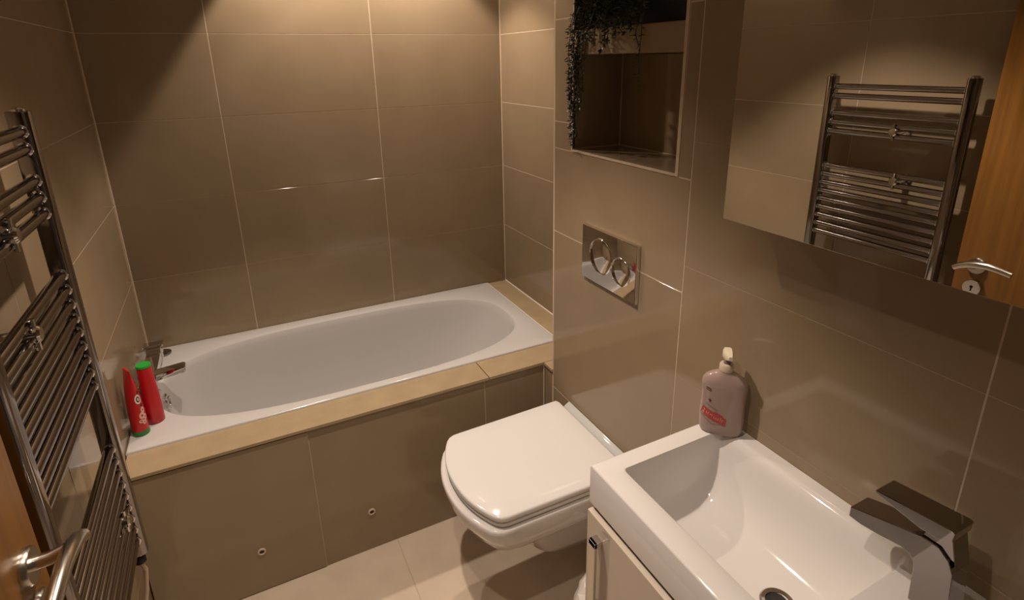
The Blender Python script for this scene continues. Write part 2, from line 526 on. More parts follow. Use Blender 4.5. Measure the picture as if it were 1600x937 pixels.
rings += [inner(ZT - 0.008, 0.004, 0.004, 0.003, 2.9), inner(ZT - 0.03, 0.006, 0.012, 0.007, 2.9),
          inner(0.48, 0.010, 0.030, 0.010, 2.9), inner(0.36, 0.022, 0.075, 0.018, 2.9),
          inner(0.26, 0.042, 0.125, 0.028, 2.9), inner(0.195, 0.058, 0.165, 0.042, 3.0),
          inner(0.155, 0.085, 0.205, 0.070, 3.0), inner(0.142, 0.130, 0.26, 0.120, 3.0), inner(0.140, 0.40, 0.50, 0.28, 2.4)]
bm = bmesh.new(); loft_into(bm, rings, cap0=False)
tub = finish(bm, 'tub', M_ACRYLIC, bath, True, 45)
ov = lathe('overflow', M_CHROME, (0.0745, 0.478, 0.512), (1, 0, 0.10), [(0.030, -0.004), (0.031, 0.002), (0.029, 0.007), (0.020, 0.009), (0.019, 0.006), (0.0, 0.006)], bath)
tag(ov, 'round chrome overflow plate at the tap end')
box('overflow_bar', M_CHROME, 0.0805, 0.0885, 0.472, 0.484, 0.492, 0.532, ov, 0.002)

# ================================================================ bath tap on the rim by the left wall
tx, ty, tz = 0.045, 0.46, ZT
bt = thing('bath_tap', 'square chrome bath mixer tap on the rim behind the red bottles', 'tap', (tx, ty, tz))
bm = bmesh.new()
box_into(bm, 0.022, 0.068, 0.375, 0.640, tz + 0.040, tz + 0.074, 0.003)
finish(bm, 'body', M_CHROME, bt)
bm = bmesh.new()
for yy in (0.40, 0.60):
    lathe_into(bm, (0.045, yy, tz), (0, 0, 1), [(0.026, 0.0), (0.026, 0.006), (0.015, 0.009), (0.015, 0.041)], 24)
pieces(bm, 'pillar', M_CHROME, bt, True, 40)
bm = bmesh.new()
prism_into(bm, [(0.060, tz + 0.048), (0.060, tz + 0.076), (0.150, tz + 0.084), (0.158, tz + 0.080), (0.158, tz + 0.068), (0.130, tz + 0.058)], 1, 0.432, 0.472, 0.002)
lathe_into(bm, (0.144, 0.452, tz + 0.072), (0, 0, -1), [(0.012, 0), (0.012, 0.016), (0.010, 0.018)], 16)
finish(bm, 'spout', M_CHROME, bt, True, 35)
for yy in (0.352, 0.652):
    h = box('handle', M_CHROME, 0.020, 0.070, yy - 0.024, yy + 0.024, tz + 0.034, tz + 0.086, bt, 0.003)
    box('lever', M_CHROME, 0.012, 0.078, yy - 0.020, yy + 0.020, tz + 0.0865, tz + 0.097, h, 0.003)

pk = thing('bath_plug', 'dark round chrome plug resting on the far left corner of the bath rim', 'plug', (0.056, 0.756, ZT))
lathe('disc', M_CHROME_DARK, (0.056, 0.756, ZT), (0, 0, 1), [(0.022, 0.0), (0.029, 0.002), (0.029, 0.007), (0.024, 0.010), (0.0, 0.010)], pk)
tube('pull', M_CHROME, [(0.056, 0.756, ZT + 0.010), (0.056, 0.757, ZT + 0.028)], 0.004, pk)

# ================================================================ red bottles
def superprof(c, hw, hd, z, n=2.2, N=36, rot=0.0):
    out = []
    for k in range(N):
        x, y = superell(0, 0, hw, hd, n, k, N)
        out.append((c[0] + x * math.cos(rot) - y * math.sin(rot), c[1] + x * math.sin(rot) + y * math.cos(rot), z))
    return out

def patch(name, m, parent, fn, us, vs, lift=0.0004):
    """a thin print lying on a curved surface: fn(u, v) -> point, normal; outline = list of (u, v)"""
    bm = bmesh.new()
    grid = [[None] * len(vs) for _ in us]
    for i, u in enumerate(us):
        for j, v in enumerate(vs):
            p, nrm = fn(u, v)
            grid[i][j] = bm.verts.new(Vector(p) + Vector(nrm) * lift)
    for i in range(len(us) - 1):
        for j in range(len(vs) - 1):
            bm.faces.new((grid[i][j], grid[i + 1][j], grid[i + 1][j + 1], grid[i][j + 1]))
    return bm

def bottle_surface(c, prof, n, rot):
    """prof: (z, hw, hd). returns fn(angle, z)"""
    def fn(a, z):
        for (z0, w0, d0), (z1, w1, d1) in zip(prof, prof[1:]):
            if z0 <= z <= z1:
                f = (z - z0) / (z1 - z0); hw, hd = w0 + (w1 - w0) * f, d0 + (d1 - d0) * f
                break
        else:
            hw, hd = prof[-1][1:]
        cs, sn = math.cos(a), math.sin(a)
        x = hw * math.copysign(abs(cs) ** (2 / n), cs); y = hd * math.copysign(abs(sn) ** (2 / n), sn)
        nx, ny = cs / max(hw, 1e-4), sn / max(hd, 1e-4)
        l = math.hypot(nx, ny); nx, ny = nx / l, ny / l
        return ((c[0] + x * math.cos(rot) - y * math.sin(rot), c[1] + x * math.sin(rot) + y * math.cos(rot), z),
                (nx * math.cos(rot) - ny * math.sin(rot), nx * math.sin(rot) + ny * math.cos(rot), 0))
    return fn

def blob(bm, fn, a0, z0, ra, rz, n=20, lift=0.0005, inner=0.0):
    """an elliptical print (or ring) centred at angle a0, height z0"""
    if inner == 0:
        p, nr = fn(a0, z0); c0 = bm.verts.new(Vector(p) + Vector(nr) * lift)
    out = []; inn = []
    for k in range(n):
        t = 2 * PI * k / n
        p, nr = fn(a0 + ra * math.cos(t), z0 + rz * math.sin(t)); out.append(bm.verts.new(Vector(p) + Vector(nr) * lift))
        if inner:
            p, nr = fn(a0 + inner * ra * math.cos(t), z0 + inner * rz * math.sin(t)); inn.append(bm.verts.new(Vector(p) + Vector(nr) * lift))
    for k in range(n):
        j = (k + 1) % n
        if inner: bm.faces.new((inn[k], out[k], out[j], inn[j]))
        else: bm.faces.new((c0, out[k], out[j]))

def poly_print(bm, fn, pts, lift=0.0005, sub=6):
    """a four-cornered print on the surface"""
    g_ = []
    for i in range(sub + 1):
        row = []
        for j in range(3):
            f, h = i / sub, j / 2
            a = (pts[0][0] * (1 - f) + pts[1][0] * f) * (1 - h) + (pts[3][0] * (1 - f) + pts[2][0] * f) * h
            z = (pts[0][1] * (1 - f) + pts[1][1] * f) * (1 - h) + (pts[3][1] * (1 - f) + pts[2][1] * f) * h
            p, nr = fn(a, z); row.append(bm.verts.new(Vector(p) + Vector(nr) * lift))
        g_.append(row)
    for i in range(sub):
        for j in range(2):
            bm.faces.new((g_[i][j], g_[i + 1][j], g_[i + 1][j + 1], g_[i][j + 1]))

# --- tube standing on its cap
c1 = (0.0345, 0.204); zb = ZT
rot1 = R(-62)
b1 = thing('shampoo_tube', 'red shampoo tube standing on a dark green cap by the left wall', 'bottle', (*c1, zb), 'red bottles on the bath rim')
lathe('cap', M_DKGREEN, (*c1, zb), (0, 0, 1), [(0.0220, 0.0), (0.0235, 0.002), (0.0235, 0.014), (0.0225, 0.016)], b1)
prof1 = [(zb + 0.016, 0.0230, 0.0220), (zb + 0.022, 0.0240, 0.0232), (zb + 0.075, 0.0250, 0.0222), (zb + 0.13, 0.0256, 0.0190), (zb + 0.175, 0.0258, 0.0130),
         (zb + 0.200, 0.0255, 0.0080), (zb + 0.214, 0.0250, 0.0035), (zb + 0.224, 0.0245, 0.0022)]
bm = bmesh.new(); loft_into(bm, [superprof(c1, w, d, z, 2.1, 36, rot1) for z, w, d in prof1])
finish(bm, 'body', M_RED, b1, True, 60)
f1 = bottle_surface(c1, prof1, 2.1, rot1)
bm = bmesh.new(); blob(bm, f1, R(10), zb + 0.128, R(24), 0.016)
finish(bm, 'emblem', M_WHITEPRINT, b1)
bm = bmesh.new(); blob(bm, f1, R(11), zb + 0.128, R(14), 0.010, lift=0.0009, inner=0.55); blob(bm, f1, R(26), zb + 0.150, R(12), 0.006)
blob(bm, f1, R(28), zb + 0.104, R(10), 0.006)
finish(bm, 'dark_print', M_DARKPRINT, b1)['kind'] = 'stuff'
bm = bmesh.new()
for a, z, ra, rz in ((12, 0.070, 20, 0.012), (26, 0.088, 16, 0.011), (0, 0.052, 16, 0.006), (34, 0.062, 14, 0.010), (20, 0.046, 14, 0.008)):
    blob(bm, f1, R(a), zb + z, R(ra), rz, inner=0.35)
finish(bm, 'swirl_print', M_PINKPRINT, b1)['kind'] = 'stuff'

# --- bottle with the cap on top
c2 = (0.0700, 0.256)
rot2 = R(20)
b2_ = thing('shower_gel_bottle', 'red bottle with a bright green cap on top standing nearer the tub hollow', 'bottle', (*c2, zb), 'red bottles on the bath rim')
prof2 = [(zb, 0.0225, 0.020), (zb + 0.004, 0.0255, 0.0225), (zb + 0.06, 0.0262, 0.0225), (zb + 0.10, 0.0250, 0.0220), (zb + 0.150, 0.0225, 0.0210), (zb + 0.186, 0.0205, 0.0195), (zb + 0.196, 0.0200, 0.0190)]
bm = bmesh.new(); loft_into(bm, [superprof(c2, w, d, z, 2.2, 36, rot2) for z, w, d in prof2])
finish(bm, 'body', M_RED, b2_, True, 60)
lathe('cap', M_GREEN, (*c2, zb + 0.196), (0, 0, 1), [(0.0190, 0.0), (0.0210, 0.0015), (0.0210, 0.008), (0.0200, 0.0095), (0.0, 0.0095)], b2_)
f2 = bottle_surface(c2, prof2, 2.2, rot2)
bm = bmesh.new(); blob(bm, f2, R(175), zb + 0.10, R(30), 0.020)
finish(bm, 'dark_print', M_DARKPRINT, b2_)['kind'] = 'stuff'
bm = bmesh.new()
for a, z, ra, rz in ((170, 0.150, 30, 0.018), (175, 0.062, 34, 0.012), (160, 0.035, 26, 0.010)):
    blob(bm, f2, R(a), zb + z, R(ra), rz, inner=0.4)
poly_print(bm, f2, [(R(8), zb + 0.135), (R(20), zb + 0.135), (R(20), zb + 0.160), (R(8), zb + 0.160)])
finish(bm, 'swirl_print', M_PINKPRINT, b2_)['kind'] = 'stuff'

# ================================================================ toilet
def resample(pts, n):
    L = [0.0]
    for a, b in zip(pts, pts[1:] + pts[:1]): L.append(L[-1] + math.hypot(b[0] - a[0], b[1] - a[1]))
    out = []; i = 0
    for k in range(n):
        s = L[-1] * k / n
        while L[i + 1] < s: i += 1
        f = (s - L[i]) / max(L[i + 1] - L[i], 1e-9)
        a, b = pts[i], pts[(i + 1) % len(pts)]
        out.append((a[0] + (b[0] - a[0]) * f, a[1] + (b[1] - a[1]) * f))
    return out

TC = -0.352          # toilet centre line y
def seat_outline(xb, xc, xf, hb, hf, r=0.035, n=96, rb=0.006):
    """square seat: straight back at x=xb, sides to x=xc, bowed front reaching x=xf"""
    pts = []
    # back edge from +y to -y, then down the -y side, bowed front, +y side
    raw = [(xb, TC + hb), (xb, TC - hb), (xc, TC - hf)]
    m = 14
    for k in range(1, m):
        s = -1 + 2 * k / m
        raw.append((xc + (xf - xc) * (1 - abs(s) ** 2.2), TC + hf * s))
    raw.append((xc, TC + hf))
    cnt = len(raw)
    for i, p in enumerate(raw):
        rr = r if i in (2, cnt - 1) else (rb if i in (0, 1) else 0)
        if rr == 0: pts.append(p); continue
        a, b = raw[i - 1], raw[(i + 1) % cnt]
        def tow(q, d):
            l = math.hypot(q[0] - p[0], q[1] - p[1]); d = min(d, l * 0.9); return (p[0] + (q[0] - p[0]) * d / l, p[1] + (q[1] - p[1]) * d / l)
        A, Bq = tow(a, rr), tow(b, rr)
        for k in range(7):
            t = k / 6
            pts.append(((1 - t) ** 2 * A[0] + 2 * t * (1 - t) * p[0] + t * t * Bq[0], (1 - t) ** 2 * A[1] + 2 * t * (1 - t) * p[1] + t * t * Bq[1]))
    return resample(pts, n)
def at(o, z): return [(x, y, z) for x, y in o]
def slab(name, m, parent, mk, z0, z1, e=0.004, dome=0.0):
    bm = bmesh.new()
    rings = [at(mk(e), z0), at(mk(0.001), z0 + e * 0.4), at(mk(0), z0 + e), at(mk(0), z1 - e), at(mk(e * 0.35), z1 - e * 0.3), at(mk(e * 1.2), z1)]
    rings.append(at(mk(0.06), z1 + dome))
    loft_into(bm, rings)
    return finish(bm, name, m, parent, True, 50)

tl = thing('toilet', 'white wall-hung toilet with closed square lid beside the bath', 'toilet', (T, TC, 0.0))
LZ = 0.486
# pan: bowed rim, straight skirt, then a hull tucking back to the wall
def pan(xf, xc, h, hf, xb=T - 0.001, r=0.032): return seat_outline(xb, xc, xf, h, hf, r)
rings = [at(pan(1.160, 1.185, 0.075, 0.055, r=0.03), 0.125), at(pan(1.118, 1.150, 0.098, 0.080, r=0.03), 0.140), at(pan(1.075, 1.115, 0.118, 0.105, r=0.03), 0.185),
         at(pan(1.040, 1.085, 0.130, 0.118), 0.250), at(pan(1.005, 1.055, 0.140, 0.130), 0.300), at(pan(0.950, 1.005, 0.165, 0.155), 0.328),
         at(pan(0.890, 0.955, 0.190, 0.182), 0.342), at(pan(0.862, 0.928, 0.201, 0.196), 0.362), at(pan(0.841, 0.907, 0.2105, 0.206), 0.405),
         at(pan(0.836, 0.903, 0.2125, 0.2085), 0.432), at(pan(0.837, 0.904, 0.2120, 0.208), 0.4405), at(pan(0.840, 0.907, 0.2105, 0.206), 0.4440), at(pan(0.846, 0.913, 0.207, 0.202), 0.4447)]
bm = bmesh.new(); loft_into(bm, rings)
finish(bm, 'pan', M_CERAMIC, tl, True, 60)
slab('seat', M_SEAT, tl, lambda e: seat_outline(1.335, 0.918 + e, 0.858 + e, 0.206 - e, 0.198 - e, 0.024), 0.4490, 0.4625, 0.003)
slab('lid', M_SEAT, tl, lambda e: seat_outline(1.340 - e, 0.915 + e, 0.853 + e, 0.210 - e, 0.201 - e, 0.024), 0.4675, LZ, 0.005, 0.0008)
hg = bmesh.new()
pr = [(1.3415, 0.444), (1.3415, 0.482), (1.3445, 0.486), (1.3635, 0.497), (1.3635, 0.444)]
prism_into(hg, pr, 1, TC - 0.160, TC + 0.168, 0.002)
h_ = finish(hg, 'hinge_cover', M_HINGE, tl, True, 50)

# ================================================================ flush plate
fp = thing('flush_plate', 'polished chrome dual flush plate on the taupe wall above the toilet', 'flush plate', (T, -0.395, 1.09))
FY0, FY1, FZ0, FZ1 = -0.527, -0.262, 1.010, 1.180
bm = bmesh.new()
d0, d1 = T - 0.0005, T - 0.0135
o_ = [(FY0, FZ0), (FY1, FZ0), (FY1, FZ1), (FY0, FZ1)]
def pl(e, x): return [(x, y + (e if y == FY0 else -e), z + (e if z == FZ0 else -e)) for y, z in o_]
loft_into(bm, [pl(0.0, d0), pl(0.0, d1 + 0.003), pl(0.0008, d1 + 0.001), pl(0.003, d1)])
finish(bm, 'plate', M_CHROME, fp, True, 30)
def flush_button(cyy, czz, r):
    b = lathe('button', M_CHROME, (d1 + 0.0005, cyy, czz), (-1, 0, 0), [(r, 0), (r, 0.0018), (r - 0.0012, 0.0028), (0.0, 0.0028)], fp, 48)
    bm = bmesh.new()
    lathe_into(bm, (d1 + 0.0004, cyy, czz), (-1, 0, 0), [(r + 0.0002, 0.0), (r + 0.0040, 0.0), (r + 0.0034, 0.0030), (r + 0.0014, 0.0040), (r + 0.0004, 0.0026), (r + 0.0002, 0.0)], 48)
    return finish(bm, 'button_ring', M_CHROME, b, True, 60)
flush_button(-0.3625, 1.102, 0.0520)
flush_button(-0.4605, 1.086, 0.0390)

# ================================================================ towel radiator on the left wall
XR = 0.065
ra = thing('towel_radiator', 'tall dark chrome ladder towel radiator on the left wall', 'radiator', (0.0, -0.49, 0.45))
PY1, PY0 = -0.262, -0.716        # post centres
for py in (PY1, PY0):
    bm = bmesh.new()
    prism_into(bm, rrect(0.046, 0.084, py - 0.0165, py + 0.0165, 0.011, 6), 2, 0.522, 1.588, 0.002)
    post = finish(bm, 'post', M_CHROME_DARK, ra, True, 40)
    bm = bmesh.new()
    for zz in (1.589, 0.521):
        s = 1 if zz > 1 else -1
        lathe_into(bm, (0.065, py, zz), (0, 0, s), [(0.012, -0.002), (0.012, 0.003), (0.009, 0.006), (0.0, 0.007)], 16)
    pieces(bm, 'end_plug', M_CHROME, post, True, 40)
zs = [1.551, 1.518, 1.457, 1.424, 1.391] + [1.260 - 0.0325 * i for i in range(9)] + [0.835 - 0.0332 * i for i in range(9)]
bar = bmesh.new(); tube_into(bar, [(XR, PY0 + 0.012, 0), (XR, PY1 - 0.012, 0)], 0.0108, 14)
bo = finish(bar, 'rung', M_CHROME_DARK, ra, True, 50)
ring = bmesh.new()
lathe_into(ring, (XR, PY1 - 0.0145, 0), (0, -1, 0), [(0.0108, 0), (0.0136, 0.0), (0.0136, 0.003), (0.0108, 0.005)], 14)
lathe_into(ring, (XR, PY0 + 0.0145, 0), (0, 1, 0), [(0.0108, 0), (0.0136, 0.0), (0.0136, 0.003), (0.0108, 0.005)], 14)
cos_ = pieces(ring, 'collar', M_CHROME, bo, True, 40)
rl = Vector(ra.location)
for i, z in enumerate(zs):
    o, cs_ = bo, cos_
    if i:
        o = bo.copy(); COL.objects.link(o); o.parent = ra
        cs_ = [c.copy() for c in cos_]
        for c in cs_: COL.objects.link(c); c.parent = o
    o.location = (-rl.x, -rl.y, -rl.z + z)
    for c in cs_: c.location = (0, 0, 0)
for yb, zb_ in ((-0.515, 1.408), (-0.545, 1.243), (-0.350, 0.688)):
    bm = bmesh.new()
    lathe_into(bm, (0.0008, yb, zb_), (1, 0, 0), [(0.018, 0.0), (0.018, 0.006), (0.011, 0.008), (0.011, 0.052), (0.014, 0.053), (0.0145, 0.082), (0.011, 0.086), (0.0, 0.087)], 20)
    tube_into(bm, [(0.078, yb, zb_ - 0.028), (0.078, yb, zb_ + 0.028)], 0.0045, 8)
    finish(bm, 'wall_bracket', M_CHROME, ra, True, 40)
# valve and feed pipe below the far post
vv = thing('radiator_valve', 'black radiator valve with pale feed pipe under the far radiator post', 'valve', (0.06, PY1, 0.46))
lathe('valve_body', M_BLACK, (0.062, PY1, 0.5115), (0, 0, -1), [(0.010, 0.0), (0.0125, 0.003), (0.0125, 0.018), (0.008, 0.022)], vv, 18)
tube('feed_pipe', M_PIPE, [(0.062, PY1, 0.490), (0.066, PY1 + 0.006, 0.46), (0.058, PY1 + 0.002, 0.40), (0.040, PY1 - 0.01, 0.33), (0.030, PY1 - 0.01, 0.20), (0.030, PY1 - 0.01, 0.0)], 0.005, vv, 10)

# ================================================================ mirror cabinet
mc = thing('mirror_cabinet', 'mirror-fronted wall cabinet above the washbasin', 'mirror cabinet', (T, -1.2, 1.36))
MY1, MY0, MZ0, MZ1 = -0.892, -1.560, 1.361, 1.98
box('carcass', M_CABIN, XM + 0.020, T, MY0 + 0.004, MY1 - 0.004, MZ0 + 0.004, MZ1 - 0.004, mc)
dr = box('door', M_CABIN, XM + 0.006, XM + 0.020, MY0, MY1, MZ0, MZ1, mc)
bm = bmesh.new()
def mg(e, x): return [(x, y + (e if y == MY0 else -e), z + (e if z == MZ0 else -e)) for y, z in ((MY0, MZ0), (MY1, MZ0), (MY1, MZ1), (MY0, MZ1))]
loft_into(bm, [mg(0.0005, XM + 0.006), mg(0.0, XM + 0.0015), mg(0.0012, XM)])
finish(bm, 'mirror_glass', M_MIRROR, dr)

# ================================================================ oak door standing open along the left wall
DX0, DX1, DY1, DY0 = 0.041, 0.0853, -0.786, -1.560
d_ = box('door_1', M_OAK, DX0, DX1, DY0, DY1, 0.008, 2.0, None, 0.0015, 1)
d_['kind'] = 'structure'
hd = lathe('handle_rose', M_SATIN, (DX1, -0.843, 1.032), (1, 0, 0), [(0.026, -0.001), (0.026, 0.007), (0.024, 0.010), (0.0, 0.010)], d_)
bm = bmesh.new()
tube_into(bm, [(DX1 + 0.009, -0.843, 1.034), (DX1 + 0.030, -0.843, 1.035), (DX1 + 0.056, -0.844, 1.044)], [0.0095, 0.0095, 0.0095], 14)
pth = [(DX1 + 0.056, -0.806, 1.026), (DX1 + 0.056, -0.822, 1.037), (DX1 + 0.057, -0.842, 1.046), (DX1 + 0.057, -0.866, 1.052), (DX1 + 0.056, -0.892, 1.054), (DX1 + 0.055, -0.920, 1.051), (DX1 + 0.053, -0.950, 1.045)]
tube_into(bm, pth, [0.0095, 0.0105, 0.011, 0.011, 0.0105, 0.010, 0.0095], 14)
finish(bm, 'lever', M_SATIN, hd, True, 50)
lr = lathe('lock_rose', M_SATIN, (DX1, -0.843, 0.960), (1, 0, 0), [(0.026, -0.001), (0.026, 0.006), (0.024, 0.009), (0.0, 0.009)], d_)
bm = bmesh.new()
lathe_into(bm, (DX1 + 0.0088, -0.843, 0.964), (1, 0, 0), [(0.0045, 0), (0.0045, 0.001), (0.0, 0.001)], 14)
box_into(bm, DX1 + 0.0088, DX1 + 0.0098, -0.845, -0.841, 0.950, 0.964)
finish(bm, 'keyhole', M_BLACK, lr)

# ================================================================ washbasin
BX0, BX1, BY1, BY0, BZ = 0.993, T - 0.001, -0.846, -1.452, 0.848
BB = 0.752
wbn = thing('washbasin', 'white rectangular ceramic washbasin on the cream cabinet', 'washbasin', (1.18, -1.15, BB))
prof = [(1.044, 0.848), (1.0465, 0.8465), (1.049, 0.842), (1.051, 0.82), (1.054, 0.775), (1.060, 0.742), (1.072, 0.720), (1.092, 0.707), (1.12, 0.700), (1.16, 0.6975),
        (1.20, 0.6985), (1.23, 0.703), (1.256, 0.7135), (1.278, 0.731), (1.294, 0.753), (1.305, 0.780), (1.313, 0.810), (1.319, 0.832), (1.325, 0.843), (1.333, 0.8475), (1.338, 0.848)]
def smooth(a, b, t):
    t = min(max((t - a) / (b - a), 0), 1); return t * t * (3 - 2 * t)
EY1, EY0 = -0.889, -1.293
def bowl(x, y):
    z = BZ
    for (xa, za), (xb, zb2) in zip(prof, prof[1:]):
        if xa <= x <= xb:
            z = za + (zb2 - za) * (x - xa) / (xb - xa); break
    # steep planar ends with a fillet at the foot
    d = BZ - z
    if d <= 0: return BZ
    e1 = EY1 - y; e0 = y - EY0
    def rise(e):
        if e <= 0: return 0.0
        if e < 0.010: return 0.80 * smooth(0.0, 0.010, e) 
        if e < 0.055: 
            q = (e - 0.010) / 0.045; return 0.80 + 0.20 * (1 - (1 - q) ** 2)
        return 1.0
    return BZ - d * min(rise(e1), rise(e0))
xs = sorted(set([BX0, BX0 + 0.0015, BX0 + 0.004, 1.02] + [p[0] for p in prof] + [1.053, 1.0565, 1.066, 1.08, 1.106, 1.14, 1.18, 1.215, 1.243, 1.267, 1.286, 1.2995, 1.309, 1.316, 1.35, BX1 - 0.003, BX1]))
ys = [BY0, BY0 + 0.0015, BY0 + 0.004, -1.40, -1.35, -1.31]
ys += [EY0 + 0.0012 * k for k in range(0, 12)] + [EY0 + 0.016 + 0.004 * k for k in range(12)]
ys += [EY0 + 0.066 + (EY1 - EY0 - 0.132) * k / 20 for k in range(21)]
ys += [EY1 - 0.016 - 0.004 * k for k in range(12)] + [EY1 - 0.0012 * k for k in range(0, 12)] + [-0.87, BY1 - 0.004, BY1 - 0.0015, BY1]
ys = sorted(set(round(v, 6) for v in ys))
bm = bmesh.new()
def edge_drop(x, y):
    m_ = min(x - BX0, y - BY0, BY1 - y)
    if m_ < 0.0001: return 0.004
    if m_ < 0.002: return 0.0012
    return 0.0
gv = [[bm.verts.new((x, y, bowl(x, y) - edge_drop(x, y))) for y in ys] for x in xs]
for i in range(len(xs) - 1):
    for j in range(len(ys) - 1):
        bm.faces.new((gv[i][j], gv[i + 1][j], gv[i + 1][j + 1], gv[i][j + 1]))
loop = [gv[i][0] for i in range(len(xs))] + [gv[-1][j] for j in range(1, len(ys))] + [gv[i][-1] for i in range(len(xs) - 2, -1, -1)] + [gv[0][j] for j in range(len(ys) - 2, 0, -1)]
low = [bm.verts.new((v.co.x, v.co.y, BB + 0.003)) for v in loop]
low2 = [bm.verts.new((min(max(v.co.x, BX0 + 0.003), BX1), min(max(v.co.y, BY0 + 0.003), BY1 - 0.003), BB)) for v in loop]
for k in range(len(loop)):
    j = (k + 1) % len(loop)
    bm.faces.new((loop[k], loop[j], low[j], low[k])); bm.faces.new((low[k], low[j], low2[j], low2[k]))
finish(bm, 'bowl', M_CERAMIC, wbn, True, 40)
wz = bowl(1.135, -1.175)
ws = lathe('waste', M_CHROME, (1.192, -1.170, 0.6990), (0, 0, 1), [(0.020, -0.004), (0.031, -0.001), (0.032, 0.0015), (0.029, 0.0040), (0.0225, 0.0030), (0.020, -0.004)], wbn, 40)
lathe('waste_hole', M_BLACK, (1.192, -1.170, 0.6990), (0, 0, 1), [(0.0, 0.0), (0.021, 0.0), (0.021, 0.0012), (0.0, 0.0012)], ws, 32)

# ================================================================ basin tap
tp = thing('basin_tap', 'square chrome waterfall mixer tap on the near end of the washbasin', 'tap', (1.282, -1.36, BZ))
X0, X1 = 1.258, 1.305
out = [(-1.225, 0.937), (-1.225, 0.918), (-1.245, 0.917), (-1.274, 0.921), (-1.308, 0.928), (-1.321, 0.926), (-1.328, 0.918), (-1.330, 0.905), (-1.333, BZ), (-1.385, BZ),
       (-1.381, 0.905), (-1.378, 0.940), (-1.370, 0.957), (-1.355, 0.969), (-1.330, 0.969)]
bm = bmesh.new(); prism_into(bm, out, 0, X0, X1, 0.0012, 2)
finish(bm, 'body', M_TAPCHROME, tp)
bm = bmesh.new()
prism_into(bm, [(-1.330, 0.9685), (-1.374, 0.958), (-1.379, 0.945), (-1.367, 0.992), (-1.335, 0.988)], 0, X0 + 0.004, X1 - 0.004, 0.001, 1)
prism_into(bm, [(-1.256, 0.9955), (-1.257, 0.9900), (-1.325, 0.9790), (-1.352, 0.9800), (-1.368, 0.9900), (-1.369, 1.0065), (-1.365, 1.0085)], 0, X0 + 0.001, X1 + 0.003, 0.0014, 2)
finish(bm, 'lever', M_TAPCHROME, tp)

# ================================================================ vanity cabinet
vc = thing('vanity_cabinet', 'cream gloss vanity cabinet under the washbasin', 'cabinet', (1.18, -1.15, 0.0))
CX0, CY1, CY0 = 1.004, -0.852, -1.446
bm = bmesh.new()
box_into(bm, CX0, T - 0.002, CY1 - 0.016, CY1, 0.09, 0.742)
box_into(bm, CX0, T - 0.002, CY0, CY0 + 0.016, 0.09, 0.742)
box_into(bm, CX0, T - 0.002, CY0 + 0.016, CY1 - 0.016, 0.09, 0.106)
box_into(bm, T - 0.018, T - 0.002, CY0 + 0.016, CY1 - 0.016, 0.106, 0.742)
box_into(bm, CX0 + 0.05, CX0 + 0.066, CY0, CY1, 0.0, 0.09)
pieces(bm, 'carcass_board', M_CAB, vc)
box('gap_shade', M_BLACK, CX0 + 0.002, CX0 + 0.014, CY0 + 0.002, CY1 - 0.002, 0.7425, 0.7515, vc)  # black strip put in as the shade of the gap under the basin
ym = (CY0 + CY1) / 2
for y0_, y1_, hy in ((ym + 0.0015, CY1, CY1 - 0.046), (CY0, ym - 0.0015, CY0 + 0.046)):
    dd = box('door', M_CAB, CX0 - 0.0195, CX0 - 0.001, y0_, y1_, 0.095, 0.7425, vc, 0.0015)
    bm = bmesh.new()
    hx = CX0 - 0.0195
    box_into(bm, hx - 0.020, hx, hy - 0.011, hy + 0.011, 0.692, 0.704, 0.001)
    box_into(bm, hx - 0.020, hx, hy - 0.011, hy + 0.011, 0.520, 0.532, 0.001)
    box_into(bm, hx - 0.020, hx - 0.013, hy - 0.011, hy + 0.011, 0.520, 0.704, 0.001)
    finish(bm, 'handle', M_SATIN, dd)

# ================================================================ soap pump bottle
sc_ = (1.318, -0.889); srot = math.atan2(-0.644, -0.765) + PI / 2
sz = BZ + 0.0003
sb = thing('soap_dispenser', 'pump bottle of cloudy pink hand soap on the far back corner of the washbasin', 'soap bottle', (*sc_, sz))
sp = [(sz, 0.038, 0.018), (sz + 0.003, 0.0435, 0.0215), (sz + 0.012, 0.047, 0.0235), (sz + 0.045, 0.0478, 0.0240), (sz + 0.080, 0.0465, 0.0235), (sz + 0.105, 0.0478, 0.0240), (sz + 0.122, 0.0485, 0.0240),
      (sz + 0.133, 0.0465, 0.0230), (sz + 0.142, 0.040, 0.0205), (sz + 0.149, 0.028, 0.0175), (sz + 0.154, 0.0165, 0.0150), (sz + 0.158, 0.0140, 0.0140)]
bm = bmesh.new(); loft_into(bm, [superprof(sc_, w, d, z, 2.6 if z < sz + 0.14 else 2.0, 56, srot) for z, w, d in sp])
finish(bm, 'bottle', M_SOAP, sb, True, 60)
lathe('collar', M_COLLAR, (*sc_, sz + 0.157), (0, 0, 1), [(0.0150, 0.0), (0.0155, 0.002), (0.0150, 0.014), (0.0130, 0.017), (0.0080, 0.017)], sb, 32)
lathe('pump_stem', M_GREYPRINT, (*sc_, sz + 0.172), (0, 0, 1), [(0.0075, 0.0), (0.0075, 0.008), (0.0050, 0.009), (0.0050, 0.020)], sb, 20)
bm = bmesh.new()
nd = Vector((-0.60, -0.80, 0)).normalized(); sd = Vector((0.80, -0.60, 0))
rings = []
